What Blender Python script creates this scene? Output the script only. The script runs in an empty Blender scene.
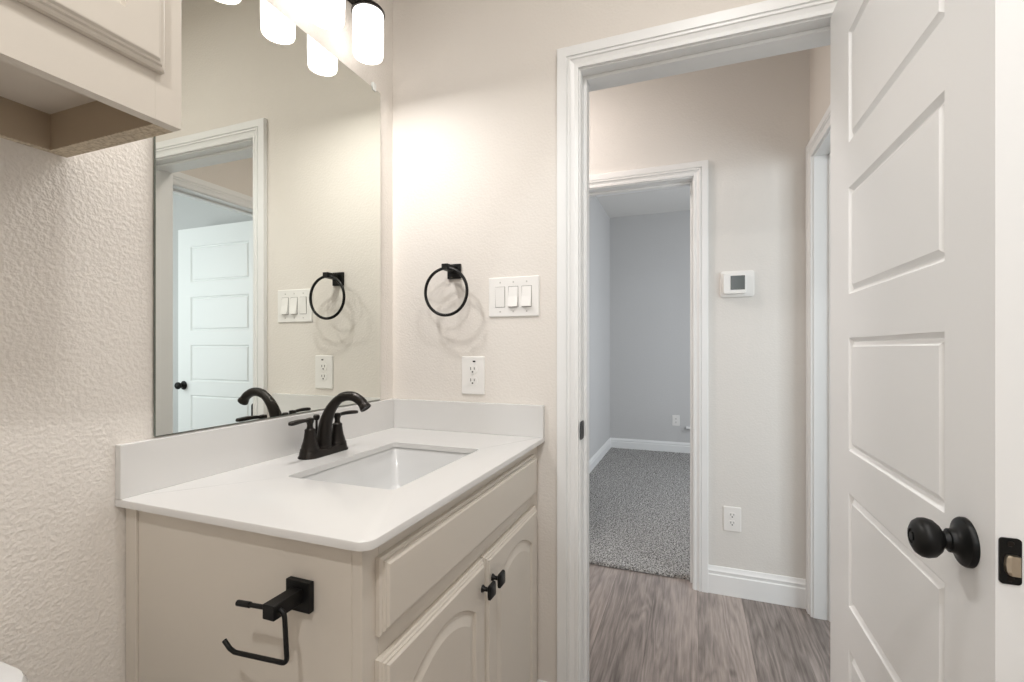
import bpy, bmesh, math, random
from mathutils import Vector, Matrix

S = bpy.context.scene
COL = S.collection
PI = math.pi

# ------------------------------------------------------------------ camera
cam_d = bpy.data.cameras.new('camera')
cam = bpy.data.objects.new('camera', cam_d)
COL.objects.link(cam)
cam.location = (0, 0, 1.191)
cam.rotation_euler = (PI / 2, 0, 0.3646)
cam_d.sensor_width = 36.0
cam_d.lens = 472.8 / 1024 * 36.0
cam_d.shift_y = 7.3 / 1024
cam_d.clip_start = 0.02
S.camera = cam

# ------------------------------------------------------------------ world, exposure
W = bpy.data.worlds.new('world')
S.world = W
W.use_nodes = True
W.node_tree.nodes['Background'].inputs[0].default_value = (0.80, 0.87, 1.0, 1)
W.node_tree.nodes['Background'].inputs[1].default_value = 1.0
S.view_settings.view_transform = 'Standard'
S.view_settings.look = 'None'
S.view_settings.exposure = 0.52
S.view_settings.gamma = 1.0
S.view_settings.use_curve_mapping = False
S.cycles.use_denoising = True
S.cycles.max_bounces = 10
S.cycles.diffuse_bounces = 6
S.cycles.glossy_bounces = 4
S.cycles.sample_clamp_indirect = 6.0
S.cycles.caustics_reflective = False
S.cycles.caustics_refractive = False


def light(name, kind, loc, energy, color, size=0.1, size_y=None, target=None, radius=0.05, cone=None, blend=0.3):
    d = bpy.data.lights.new(name, kind)
    d.energy = energy
    d.color = color
    if kind == 'AREA':
        d.shape = 'RECTANGLE' if size_y else 'DISK'
        d.size = size
        if size_y:
            d.size_y = size_y
    else:
        d.shadow_soft_size = radius
        if cone:
            d.spot_size = math.radians(cone)
            d.spot_blend = blend
    o = bpy.data.objects.new(name, d)
    COL.objects.link(o)
    o.location = loc
    if target is not None:
        v = Vector(target) - Vector(loc)
        o.rotation_euler = v.to_track_quat('-Z', 'Y').to_euler()
    return o


WARM = (1.0, 0.86, 0.72)
NEUT = (1.0, 0.95, 0.90)
COOL = (0.80, 0.90, 1.0)
# ceiling lamp over the bath, behind the camera
light('bath_ceiling_lamp_light', 'AREA', (0.0, -0.60, 2.655), 10.8, (1.0, 0.985, 0.965), 0.06, None, (0.0, -0.60, 0))
# added fill lamp over mid-bathroom, brightens the cabinet front and door
light('bath_middle_fill_light', 'AREA', (0.10, 0.50, 2.655), 5.5, (1.0, 0.985, 0.965), 0.20, None, (0.10, 0.50, 0))
# the photographer's flash, aimed from the back of the room through the doorway
light('flash_light', 'SPOT', (0.21, -1.45, 1.97), 25.5, (0.88, 0.95, 1.0), target=(0.17, 2.5, 1.0), radius=0.03, cone=33, blend=0.25)
# bulbs shining out of the open lower ends of the three bath shades
for ly, le in ((0.842, 2.1), (1.014, 1.8), (1.186, 0.50)):
    light('vanity_bulb_light', 'AREA', (-0.920, ly, 2.078), le, (1.0, 0.975, 0.95), 0.075, None, (-0.920, ly, 0.0))
# hallway ceiling lamp
light('hall_lamp_light', 'AREA', (-1.0, 2.0, 2.655), 10, (1.0, 0.91, 0.86), 0.24, None, (-1.0, 2.0, 0))
# daylight at the bedroom window and at the side room window
light('bedroom_daylight', 'AREA', (1.50, 4.2, 1.35), 25, (0.92, 0.96, 1.0), 1.5, 1.6, (-1, 4.2, 1.1))
light('side_room_daylight', 'AREA', (2.1, 0.75, 1.5), 22, (0.88, 0.96, 1.0), 1.2, 1.4, (1.1, 2.4, 1.2))

# ------------------------------------------------------------------ materials
MATS = {}


def mat(name, color, rough=0.5, metal=0.0, spec=0.5, bump=None, emit=None, coat=0.0):
    m = bpy.data.materials.new(name)
    m.use_nodes = True
    nt = m.node_tree
    b = nt.nodes['Principled BSDF']
    b.inputs['Base Color'].default_value = (*color, 1)
    b.inputs['Roughness'].default_value = rough
    b.inputs['Metallic'].default_value = metal
    b.inputs['Specular IOR Level'].default_value = spec
    if coat:
        b.inputs['Coat Weight'].default_value = coat
        b.inputs['Coat Roughness'].default_value = 0.08
    if emit:
        b.inputs['Emission Color'].default_value = (*emit[0], 1)
        b.inputs['Emission Strength'].default_value = emit[1]
    if bump:
        scale, strength, dist = bump
        tc = nt.nodes.new('ShaderNodeNewGeometry')
        n = nt.nodes.new('ShaderNodeTexNoise')
        n.inputs['Scale'].default_value = scale
        n.inputs['Detail'].default_value = 2.5
        n.inputs['Roughness'].default_value = 0.5
        nt.links.new(tc.outputs['Position'], n.inputs['Vector'])
        r = nt.nodes.new('ShaderNodeValToRGB')
        r.color_ramp.elements[0].position = 0.35
        r.color_ramp.elements[1].position = 0.68
        nt.links.new(n.outputs[0], r.inputs[0])
        bp = nt.nodes.new('ShaderNodeBump')
        bp.inputs['Strength'].default_value = strength
        bp.inputs['Distance'].default_value = dist
        nt.links.new(r.outputs[0], bp.inputs['Height'])
        nt.links.new(bp.outputs[0], b.inputs['Normal'])
    MATS[name] = m
    return m


M_WALL = mat('wall_paint', (0.76, 0.722, 0.676), 0.75, spec=0.25, bump=(140, 0.15, 0.0030))
M_WALLL = mat('wall_paint_textured', (0.76, 0.722, 0.676), 0.75, spec=0.25, bump=(140, 0.27, 0.0035))
M_WALLH = mat('wall_paint_hall', (0.735, 0.715, 0.685), 0.75, spec=0.25, bump=(125, 0.12, 0.003))
M_WALLG = mat('wall_paint_grey', (0.60, 0.60, 0.60), 0.75, spec=0.25, bump=(125, 0.25, 0.003))
M_CEIL = mat('ceiling_paint', (0.74, 0.73, 0.71), 0.85, spec=0.2, bump=(90, 0.3, 0.004))
M_TRIM = mat('trim_paint', (0.84, 0.85, 0.85), 0.38)
M_DOOR = mat('door_paint', (0.90, 0.907, 0.907), 0.40)
M_CAB = mat('cabinet_paint', (0.66, 0.612, 0.545), 0.42)
M_CABIN = mat('cabinet_raw_underside', (0.42, 0.34, 0.25), 0.7)
M_QUARTZ = mat('white_quartz', (0.69, 0.685, 0.675), 0.16, spec=0.5)
M_PORC = mat('white_porcelain', (0.66, 0.665, 0.665), 0.16, spec=0.5, coat=0.4)
M_BRONZE = mat('oil_rubbed_bronze', (0.016, 0.013, 0.011), 0.36, metal=0.5, spec=0.4)
M_BLACK = mat('matte_black_metal', (0.006, 0.006, 0.006), 0.42, spec=0.25)
M_PLATE = mat('white_plastic', (0.84, 0.83, 0.81), 0.30)
M_DARK = mat('dark_slot', (0.02, 0.02, 0.02), 0.6)
M_NICKEL = mat('brushed_nickel', (0.62, 0.55, 0.45), 0.30, metal=1.0)
M_CHROME = mat('chrome', (0.8, 0.8, 0.8), 0.12, metal=1.0)
M_CLEAR = mat('clear_plastic_clip', (0.82, 0.84, 0.82), 0.15)
M_MIRROR = mat('mirror_silver', (0.84, 0.855, 0.805), 0.0, metal=1.0)
M_MEDGE = mat('mirror_edge', (0.13, 0.15, 0.13), 0.3)
M_SCREEN = mat('thermostat_screen', (0.07, 0.08, 0.075), 0.25)
M_GAPSHADE = mat('switch_gap_shade', (0.22, 0.21, 0.20), 0.6)  # dark grey painting the shade in the gap round each rocker
M_SCREW = mat('plate_screw', (0.55, 0.54, 0.52), 0.5)
M_SHADE = mat('opal_glass', (0.9, 0.88, 0.85), 0.3, emit=((1.0, 0.965, 0.93), 1.6))
M_DIFF = mat('lamp_diffuser', (0.9, 0.9, 0.88), 0.4, emit=((1.0, 0.94, 0.86), 3.0))
M_CAULK = mat('white_caulk', (0.8, 0.79, 0.76), 0.5)


def wood_floor():
    m = bpy.data.materials.new('vinyl_plank')
    m.use_nodes = True
    nt = m.node_tree
    L = nt.links.new
    b = nt.nodes['Principled BSDF']
    geo = nt.nodes.new('ShaderNodeNewGeometry')
    sx = nt.nodes.new('ShaderNodeSeparateXYZ')
    L(geo.outputs['Position'], sx.inputs[0])

    def mth(op, a, v=None):
        n = nt.nodes.new('ShaderNodeMath')
        n.operation = op
        for i, q in enumerate((a, v)):
            if q is None:
                continue
            if isinstance(q, (int, float)):
                n.inputs[i].default_value = q
            else:
                L(q, n.inputs[i])
        return n.outputs[0]
    PWID, PLEN = 0.197, 1.80
    col = mth('DIVIDE', mth('ADD', sx.outputs[0], 0.1758 + PWID * 30), PWID)
    ci = mth('FLOOR', col)
    cf = mth('FRACT', col)
    wn = nt.nodes.new('ShaderNodeTexWhiteNoise')
    wn.noise_dimensions = '1D'
    L(ci, wn.inputs['W'])
    row = mth('ADD', mth('DIVIDE', sx.outputs[1], PLEN), mth('ADD', mth('MULTIPLY', wn.outputs['Value'], 0.2), 0.05))
    ri = mth('FLOOR', row)
    rf = mth('FRACT', row)
    wn2 = nt.nodes.new('ShaderNodeTexWhiteNoise')
    wn2.noise_dimensions = '2D'
    cb = nt.nodes.new('ShaderNodeCombineXYZ')
    L(ci, cb.inputs[0])
    L(ri, cb.inputs[1])
    L(cb.outputs[0], wn2.inputs['Vector'])
    # grain coordinate, stretched along Y, shifted per plank
    gv = nt.nodes.new('ShaderNodeCombineXYZ')
    L(mth('MULTIPLY', sx.outputs[0], 1.0), gv.inputs[0])
    L(mth('MULTIPLY', sx.outputs[1], 0.11), gv.inputs[1])
    L(mth('MULTIPLY', wn2.outputs['Value'], 7.0), gv.inputs[2])
    n1 = nt.nodes.new('ShaderNodeTexNoise')
    n1.inputs['Scale'].default_value = 9.0
    n1.inputs['Detail'].default_value = 3.0
    n1.inputs['Distortion'].default_value = 0.25
    L(gv.outputs[0], n1.inputs['Vector'])
    # contour rings = cathedral grain
    rings = mth('FRACT', mth('MULTIPLY', n1.outputs[0], 12.0))
    tri = mth('ABSOLUTE', mth('SUBTRACT', rings, 0.5))
    n2 = nt.nodes.new('ShaderNodeTexNoise')
    n2.inputs['Scale'].default_value = 95.0
    n2.inputs['Detail'].default_value = 6.0
    n2.inputs['Roughness'].default_value = 0.7
    gv2 = nt.nodes.new('ShaderNodeCombineXYZ')
    L(sx.outputs[0], gv2.inputs[0])
    L(mth('MULTIPLY', sx.outputs[1], 0.045), gv2.inputs[1])
    L(gv2.outputs[0], n2.inputs['Vector'])
    n3 = nt.nodes.new('ShaderNodeTexNoise')
    n3.inputs['Scale'].default_value = 3.2
    n3.inputs['Detail'].default_value = 2.0
    L(gv.outputs[0], n3.inputs['Vector'])
    v = mth('ADD', mth('MULTIPLY', tri, 0.26), mth('MULTIPLY', n2.outputs[0], 0.62))
    v = mth('ADD', v, mth('MULTIPLY', n3.outputs[0], 0.62))
    v = mth('ADD', v, mth('MULTIPLY', wn2.outputs['Value'], 0.16))
    # knots
    vk = nt.nodes.new('ShaderNodeTexVoronoi')
    vk.inputs['Scale'].default_value = 3.4
    gv3 = nt.nodes.new('ShaderNodeCombineXYZ')
    L(mth('MULTIPLY', sx.outputs[0], 1.6), gv3.inputs[0])
    L(mth('MULTIPLY', sx.outputs[1], 0.9), gv3.inputs[1])
    L(gv3.outputs[0], vk.inputs['Vector'])
    kn = mth('LESS_THAN', vk.outputs['Distance'], 0.045)
    ks = mth('MULTIPLY', mth('SUBTRACT', 0.10, mth('MINIMUM', vk.outputs['Distance'], 0.10)), 3.0)
    v = mth('SUBTRACT', v, ks)
    ramp = nt.nodes.new('ShaderNodeValToRGB')
    e = ramp.color_ramp.elements
    e[0].position = 0.47
    e[0].color = (0.085, 0.070, 0.062, 1)
    e[1].position = 0.95
    e[1].color = (0.47, 0.405, 0.375, 1)
    e2 = ramp.color_ramp.elements.new(0.69)
    e2.color = (0.245, 0.213, 0.198, 1)
    L(v, ramp.inputs[0])
    # seams
    d1 = mth('LESS_THAN', cf, 0.012)
    d2 = mth('LESS_THAN', rf, 0.0022)
    seam = mth('MAXIMUM', d1, d2)
    mx = nt.nodes.new('ShaderNodeMix')
    mx.data_type = 'RGBA'
    L(mth('MULTIPLY', seam, 0.40), mx.inputs[0])
    L(ramp.outputs[0], mx.inputs[6])
    mx.inputs[7].default_value = (0.05, 0.04, 0.035, 1)
    L(mx.outputs[2], b.inputs['Base Color'])
    b.inputs['Roughness'].default_value = 0.45
    bp = nt.nodes.new('ShaderNodeBump')
    bp.inputs['Strength'].default_value = 0.15
    bp.inputs['Distance'].default_value = 0.001
    L(n2.outputs[0], bp.inputs['Height'])
    L(bp.outputs[0], b.inputs['Normal'])
    return m


def carpet_mat():
    m = bpy.data.materials.new('carpet_pile')
    m.use_nodes = True
    nt = m.node_tree
    L = nt.links.new
    b = nt.nodes['Principled BSDF']
    b.inputs['Roughness'].default_value = 1.0
    b.inputs['Specular IOR Level'].default_value = 0.05
    geo = nt.nodes.new('ShaderNodeNewGeometry')
    n = nt.nodes.new('ShaderNodeTexNoise')
    n.inputs['Scale'].default_value = 115
    n.inputs['Detail'].default_value = 5
    n.inputs['Roughness'].default_value = 0.75
    L(geo.outputs['Position'], n.inputs['Vector'])
    r = nt.nodes.new('ShaderNodeValToRGB')
    r.color_ramp.elements[0].position = 0.41
    r.color_ramp.elements[0].color = (0.060, 0.056, 0.053, 1)
    r.color_ramp.elements[1].position = 0.59
    r.color_ramp.elements[1].color = (0.66, 0.65, 0.635, 1)
    L(n.outputs[0], r.inputs[0])
    L(r.outputs[0], b.inputs['Base Color'])
    bp = nt.nodes.new('ShaderNodeBump')
    bp.inputs['Strength'].default_value = 0.9
    bp.inputs['Distance'].default_value = 0.008
    L(n.outputs[0], bp.inputs['Height'])
    L(bp.outputs[0], b.inputs['Normal'])
    return m


def particle_board():
    m = mat('particle_board_edge', (0.45, 0.36, 0.25), 0.85)
    nt = m.node_tree
    b = nt.nodes['Principled BSDF']
    geo = nt.nodes.new('ShaderNodeNewGeometry')
    n = nt.nodes.new('ShaderNodeTexNoise')
    n.inputs['Scale'].default_value = 220
    nt.links.new(geo.outputs['Position'], n.inputs['Vector'])
    r = nt.nodes.new('ShaderNodeValToRGB')
    r.color_ramp.elements[0].position = 0.35
    r.color_ramp.elements[0].color = (0.40, 0.33, 0.24, 1)
    r.color_ramp.elements[1].position = 0.62
    r.color_ramp.elements[1].color = (0.60, 0.52, 0.40, 1)
    nt.links.new(n.outputs[0], r.inputs[0])
    nt.links.new(r.outputs[0], b.inputs['Base Color'])
    return m


M_WOOD = wood_floor()
M_CARPET = carpet_mat()
M_PBOARD = particle_board()

# ------------------------------------------------------------------ object helpers
OFF = {}   # world position of each object's origin (no rotations are used on parents)


def obj(name, bm, m, parent=None, smooth=False, origin=None):
    """link a bmesh (in world coordinates) as ONE mesh object; origin at its base"""
    bmesh.ops.recalc_face_normals(bm, faces=bm.faces)
    vs = [v.co for v in bm.verts]
    if origin is None:
        lo = [min(v[i] for v in vs) for i in range(3)]
        hi = [max(v[i] for v in vs) for i in range(3)]
        origin = Vector(((lo[0] + hi[0]) / 2, (lo[1] + hi[1]) / 2, lo[2]))
    origin = Vector(origin)
    bmesh.ops.translate(bm, verts=bm.verts, vec=-origin)
    me = bpy.data.meshes.new(name)
    bm.to_mesh(me)
    bm.free()
    mats = m if isinstance(m, (list, tuple)) else [m]
    for x in mats:
        me.materials.append(x)
    if smooth:
        for p in me.polygons:
            p.use_smooth = True
        me.set_sharp_from_angle(angle=math.radians(38))
    o = bpy.data.objects.new(name, me)
    COL.objects.link(o)
    if parent is not None:
        o.parent = parent
        o.location = origin - OFF[parent.name]
    else:
        o.location = origin
    OFF[o.name] = origin
    return o


def thing(name, loc, label=None, cat=None, group=None, kind=None):
    o = bpy.data.objects.new(name, None)
    o.empty_display_size = 0.05
    COL.objects.link(o)
    o.location = loc
    OFF[o.name] = Vector(loc)
    tag(o, label, cat, group, kind)
    return o


def tag(o, label=None, cat=None, group=None, kind=None):
    if label:
        o['label'] = label
    if cat:
        o['category'] = cat
    if group:
        o['group'] = group
    if kind:
        o['kind'] = kind
    return o


def box(bm, x0, x1, y0, y1, z0, z1, bev=0.0, seg=2, mi=0):
    r = bmesh.ops.create_cube(bm, size=1.0)
    vs = r['verts']
    for v in vs:
        v.co = Vector(((x0 + x1) / 2 + v.co.x * (x1 - x0), (y0 + y1) / 2 + v.co.y * (y1 - y0), (z0 + z1) / 2 + v.co.z * (z1 - z0)))
    fs = list({f for v in vs for f in v.link_faces})
    for f in fs:
        f.material_index = mi
    if bev > 0:
        es = list({e for v in vs for e in v.link_edges})
        bmesh.ops.bevel(bm, geom=es, offset=bev, segments=seg, affect='EDGES', profile=0.5)
    return bm


def nbox(*a, **k):
    return box(bmesh.new(), *a, **k)


def lathe(bm, prof, origin, axis=(0, 0, 1), seg=32, cap=True):
    """prof: list of (radius, height along axis)"""
    ax = Vector(axis).normalized()
    q = Vector((0, 0, 1)).rotation_difference(ax)
    o = Vector(origin)
    rings = []
    for r, h in prof:
        if r < 1e-6:
            rings.append([bm.verts.new(o + q @ Vector((0, 0, h)))])
        else:
            rings.append([bm.verts.new(o + q @ Vector((r * math.cos(2 * PI * i / seg), r * math.sin(2 * PI * i / seg), h))) for i in range(seg)])
    for A, B in zip(rings, rings[1:]):
        for i in range(seg):
            j = (i + 1) % seg
            if len(A) == 1 and len(B) == 1:
                continue
            if len(A) == 1:
                bm.faces.new((A[0], B[i], B[j]))
            elif len(B) == 1:
                bm.faces.new((A[i], A[j], B[0]))
            else:
                bm.faces.new((A[i], A[j], B[j], B[i]))
    if cap:
        if len(rings[0]) > 1:
            bm.faces.new(rings[0])
        if len(rings[-1]) > 1:
            bm.faces.new(rings[-1])
    return bm


def tube(bm, pts, radii, seg=14, closed=False, squash=None):
    pts = [Vector(p) for p in pts]
    n = len(pts)
    if isinstance(radii, (int, float)):
        radii = [radii] * n
    rings = []
    up = None
    for i, p in enumerate(pts):
        if closed:
            t = (pts[(i + 1) % n] - pts[i - 1]).normalized()
        else:
            t = (pts[min(i + 1, n - 1)] - pts[max(i - 1, 0)]).normalized()
        if up is None:
            up = t.orthogonal().normalized()
        up = (up - t * up.dot(t)).normalized()
        s = t.cross(up)
        r = radii[i]
        ring = []
        for k in range(seg):
            a = 2 * PI * k / seg
            ring.append(bm.verts.new(p + up * (r * math.cos(a)) + s * (r * math.sin(a))))
        rings.append(ring)
    m = n if closed else n - 1
    for i in range(m):
        A, B = rings[i], rings[(i + 1) % n]
        for k in range(seg):
            j = (k + 1) % seg
            bm.faces.new((A[k], A[j], B[j], B[k]))
    if not closed:
        bm.faces.new(rings[0])
        bm.faces.new(rings[-1])
    return bm


def smooth_path(P, n=8):
    """Catmull-Rom through points"""
    P = [Vector(p) for p in P]
    Q = [P[0] * 2 - P[1]] + P + [P[-1] * 2 - P[-2]]
    out = []
    for i in range(1, len(Q) - 2):
        p0, p1, p2, p3 = Q[i - 1:i + 3]
        for k in range(n):
            t = k / n
            out.append(0.5 * ((2 * p1) + (p2 - p0) * t + (2 * p0 - 5 * p1 + 4 * p2 - p3) * t * t + (3 * p1 - p0 - 3 * p2 + p3) * t ** 3))
    out.append(P[-1])
    return out


def round_rect(hx, hy, r, n=6):
    pts = []
    for cx, cy, a0 in ((hx - r, hy - r, 0), (-(hx - r), hy - r, 90), (-(hx - r), -(hy - r), 180), (hx - r, -(hy - r), 270)):
        for i in range(n + 1):
            a = math.radians(a0 + 90 * i / n)
            pts.append((cx + r * math.cos(a), cy + r * math.sin(a)))
    return pts


def loft(bm, loops, cap0=True, cap1=True, mi=0):
    R = [[bm.verts.new(p) for p in lp] for lp in loops]
    n = len(R[0])
    for A, B in zip(R, R[1:]):
        for i in range(n):
            j = (i + 1) % n
            f = bm.faces.new((A[i], A[j], B[j], B[i]))
            f.material_index = mi
    if cap0:
        bm.faces.new(R[0]).material_index = mi
    if cap1:
        bm.faces.new(R[-1]).material_index = mi
    return bm


# --- panelled faces ---------------------------------------------------------
def offset_poly(P, d):
    """inset a convex CCW polygon by d"""
    n = len(P)
    out = []
    for i in range(n):
        p0, p1, p2 = Vector(P[i - 1]), Vector(P[i]), Vector(P[(i + 1) % n])
        e1 = (p1 - p0).normalized()
        e2 = (p2 - p1).normalized()
        n1 = Vector((-e1.y, e1.x))
        n2 = Vector((-e2.y, e2.x))
        b = (n1 + n2)
        b.normalize()
        k = d / max(0.2, b.dot(n1))
        out.append(tuple(p1 + b * k))
    return out


def hole_poly(a0, a1, c0, c1, arch=0.0, n=14):
    """CCW, starts bottom-left; top may be a segmental arch of given rise"""
    P = [(a0, c0), (a1, c0)]
    if arch <= 0:
        P += [(a1, c1), (a0, c1)]
    else:
        for i in range(n + 1):
            t = i / n
            x = a1 + (a0 - a1) * t
            s = 2 * t - 1
            P.append((x, c1 - arch * s * s))
    return P


def add_ring(bm, M, outer, P, b):
    """flat face at depth b between rectangle outer=(a0,a1,c0,c1) and hole polygon P"""
    a0, a1, c0, c1 = outer

    def V(a, c):
        return bm.verts.new(M(a, b, c))
    bl, br = P[0], P[1]
    top = P[2:]
    # bottom rail, left and right stile, then top columns
    quads = [[(a0, c0), (a1, c0), (a1, br[1]), (a0, bl[1])]]
    quads = [[(a0, c0), (bl[0], c0), (bl[0], bl[1]), (a0, bl[1])], [(bl[0], c0), (br[0], c0), br, bl], [(br[0], c0), (a1, c0), (a1, br[1]), br]]
    quads.append([(a0, bl[1]), bl, top[-1], (a0, top[-1][1])])
    quads.append([br, (a1, br[1]), (a1, top[0][1]), top[0]])
    quads.append([top[0], (a1, top[0][1]), (a1, c1), (top[0][0], c1)])
    quads.append([(a0, top[-1][1]), top[-1], (top[-1][0], c1), (a0, c1)])
    for p, q in zip(top, top[1:]):
        quads.append([q, p, (p[0], c1), (q[0], c1)])
    for Q in quads:
        bm.faces.new([V(*p) for p in Q])


def add_nest(bm, M, P, prof):
    """nested loops of polygon P at (inset, depth) steps, closed at the last"""
    loops = [[bm.verts.new(M(p[0], b, p[1])) for p in offset_poly(P, d)] if d > 0 else [bm.verts.new(M(p[0], b, p[1])) for p in P] for d, b in prof]
    for A, B in zip(loops, loops[1:]):
        n = len(A)
        for i in range(n):
            j = (i + 1) % n
            bm.faces.new((A[i], A[j], B[j], B[i]))
    bm.faces.new(loops[-1])


def add_edge(bm, M, rect, prof, back=True):
    a0, a1, c0, c1 = rect
    loops = []
    for d, b in prof:
        loops.append([bm.verts.new(M(a, b, c)) for a, c in ((a0 + d, c0 + d), (a1 - d, c0 + d), (a1 - d, c1 - d), (a0 + d, c1 - d))])
    for A, B in zip(loops, loops[1:]):
        for i in range(4):
            j = (i + 1) % 4
            bm.faces.new((A[i], A[j], B[j], B[i]))
    if back:
        bm.faces.new(loops[0])
    return loops[-1]


# ------------------------------------------------------------------ layout numbers
XL, YW, YH = -1.0134, 1.4445, 2.5095      # left wall, doorway wall, far hall wall
XR = 0.501                                # right wall of bathroom and hall
WT = 0.13                                 # partition thickness
CEIL = 2.74
YBACK = -1.75
ST = 'structure'

# ------------------------------------------------------------------ floor and ceilings
tag(obj('floor', nbox(XL - 0.2, XR + 0.14, YBACK - 0.2, 2.595, -0.10, 0.0), M_WOOD), kind=ST)
bm = bmesh.new()
box(bm, -3.0, XL - 0.2, 1.5, 2.595, -0.10, 0.0)
tag(obj('floor', bm, M_WOOD), kind=ST)
tag(obj('floor', nbox(-3.0, 3.6, 2.595, 6.0, -0.10, 0.004), M_CARPET), kind=ST)
tag(obj('floor', nbox(XR + 0.14, 3.6, 0.3, 2.595, -0.10, 0.004), M_CARPET), kind=ST)
tag(obj('ceiling', nbox(-3.0, XR + 0.14, YBACK - 0.2, YH + 0.06, CEIL, CEIL + 0.1), M_CEIL), kind=ST)
tag(obj('ceiling', nbox(XR + 0.14, 3.6, 0.3, YH + 0.06, CEIL, CEIL + 0.1), M_CEIL), kind=ST)
tag(obj('ceiling', nbox(-3.0, 3.6, YH + 0.06, 6.0, CEIL, CEIL + 0.1), M_CEIL), kind=ST)

# the tufted carpet pile (bedroom) with a ragged front edge
random.seed(4)
bm = bmesh.new()
NX, NY = 150, 120
xs = [-0.93 + 1.7 * i / NX for i in range(NX + 1)]
grid = []
for j in range(NY + 1):
    t = j / NY
    y = 2.590 + (5.66 - 2.590) * (t ** 1.7)
    row = []
    for i, x in enumerate(xs):
        yy = y + (random.uniform(-0.007, 0.004) if j == 0 else 0)
        z = 0.017 + random.uniform(-0.003, 0.003) if j > 0 else 0.005
        row.append(bm.verts.new((x, yy, z)))
    grid.append(row)
for j in range(NY):
    for i in range(NX):
        bm.faces.new((grid[j][i], grid[j][i + 1], grid[j + 1][i + 1], grid[j + 1][i]))
o = obj('carpet', bm, M_CARPET, smooth=False)
tag(o, 'speckled grey carpet pile covering the far room floor', 'carpet', kind='stuff')


# ------------------------------------------------------------------ walls
def wall(name, bm, m=M_WALL):
    return tag(obj(name, bm, m), kind=ST)


# doorway openings: jamb faces
D1 = (-0.3235, 0.3790, 2.052)      # bathroom doorway  (u0, u1, head height), along X at YW
D2 = (-0.768, 0.0000, 2.038)       # bedroom doorway, along X at YH
D3 = (1.640, 2.425, 2.038)         # side room doorway, along Y at XR
JT = 0.018

bm = bmesh.new()
box(bm, XL, D1[0] - JT, YW, YW + WT, 0, CEIL)
box(bm, D1[1] + JT, XR, YW, YW + WT, 0, CEIL)
box(bm, D1[0] - JT, D1[1] + JT, YW, YW + WT, D1[2] + JT, CEIL)
wall('wall_front', bm)
bm = bmesh.new()
box(bm, -3.0, D2[0] - JT, YH, YH + WT, 0, CEIL)
box(bm, D2[1] + JT, XR + 0.14, YH, YH + WT, 0, CEIL)
box(bm, D2[0] - JT, D2[1] + JT, YH, YH + WT, D2[2] + JT, CEIL)
wall('wall_hall', bm, M_WALLH)
wall('wall_left', nbox(XL - WT, XL, YBACK - WT, YW + WT, 0, CEIL), M_WALLL)
wall('wall_hall_near', nbox(-3.0, XL - WT, YW, YW + WT, 0, CEIL))
wall('wall_hall_end', nbox(-3.1, -3.0, YW, YH + WT, 0, CEIL))
bm = bmesh.new()
box(bm, XR, XR + WT, YBACK - WT, D3[0] - JT, 0, CEIL)
box(bm, XR, XR + WT, D3[1] + JT, YH, 0, CEIL)
box(bm, XR, XR + WT, D3[0] - JT, D3[1] + JT, D3[2] + JT, CEIL)
wall('wall_right', bm)
wall('wall_back', nbox(XL, XR, YBACK - WT, YBACK, 0, CEIL))
# bedroom
XB0, YB1 = -0.915, 5.66
wall('wall_bedroom_left', nbox(XB0 - 0.1, XB0, YH + WT, YB1 + 0.1, 0, CEIL), M_WALLG)
WX0, WX1, WZ0, WZ1 = -0.020, 1.30, 0.31, 2.45
bm = bmesh.new()
box(bm, XB0, WX0, YB1, YB1 + 0.14, 0, CEIL)
box(bm, WX1, 1.75, YB1, YB1 + 0.14, 0, CEIL)
box(bm, WX0, WX1, YB1, YB1 + 0.14, 0, WZ0)
box(bm, WX0, WX1, YB1, YB1 + 0.14, WZ1, CEIL)
wall('wall_bedroom_back', bm, M_WALLG)
wall('wall_bedroom_right', nbox(1.75, 1.85, YH + WT, YB1 + 0.1, 0, CEIL), M_WALLG)
# side room
wall('wall_side_room_back', nbox(XR + WT, 3.0, YH, YH + WT, 0, CEIL), M_WALLG)
wall('wall_side_room_right', nbox(2.9, 3.0, 0.4, YH, 0, CEIL), M_WALLG)
wall('wall_side_room_near', nbox(XR + WT, 2.9, 0.3, 0.4, 0, CEIL), M_WALLG)

# ------------------------------------------------------------------ door frames (casing, jamb, stop)
CAS = [(0.000, 0.0), (0.000, 0.0165), (0.002, 0.018), (0.0295, 0.018), (0.0305, 0.0130), (0.0340, 0.0130), (0.0350, 0.0175), (0.0410, 0.0175), (0.0430, 0.0140), (0.0555, 0.0095), (0.0575, 0.0120), (0.0670, 0.0105), (0.067, 0.0)]
CW = 0.067


def casing(bm, M, u0, u1, top, side):
    """side=-1: protrudes to -v from the front wall face, +1: from the back face"""
    r = 0.005
    loops = []
    for s, p in CAS:
        oo = r + CW - s
        loops.append([(u0 - oo, 0.0, p), (u0 - oo, top + oo, p), (u1 + oo, top + oo, p), (u1 + oo, 0.0, p)])
    V = []
    for lp in loops:
        V.append([bm.verts.new(M(u, (-p if side < 0 else WT + p), z)) for u, z, p in lp])
    n = len(V)
    for i in range(n):
        A, B = V[i], V[(i + 1) % n]
        for k in range(3):
            bm.faces.new((A[k], A[k + 1], B[k + 1], B[k]))
    bm.faces.new([v[0] for v in V])
    bm.faces.new([v[3] for v in V])


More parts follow.
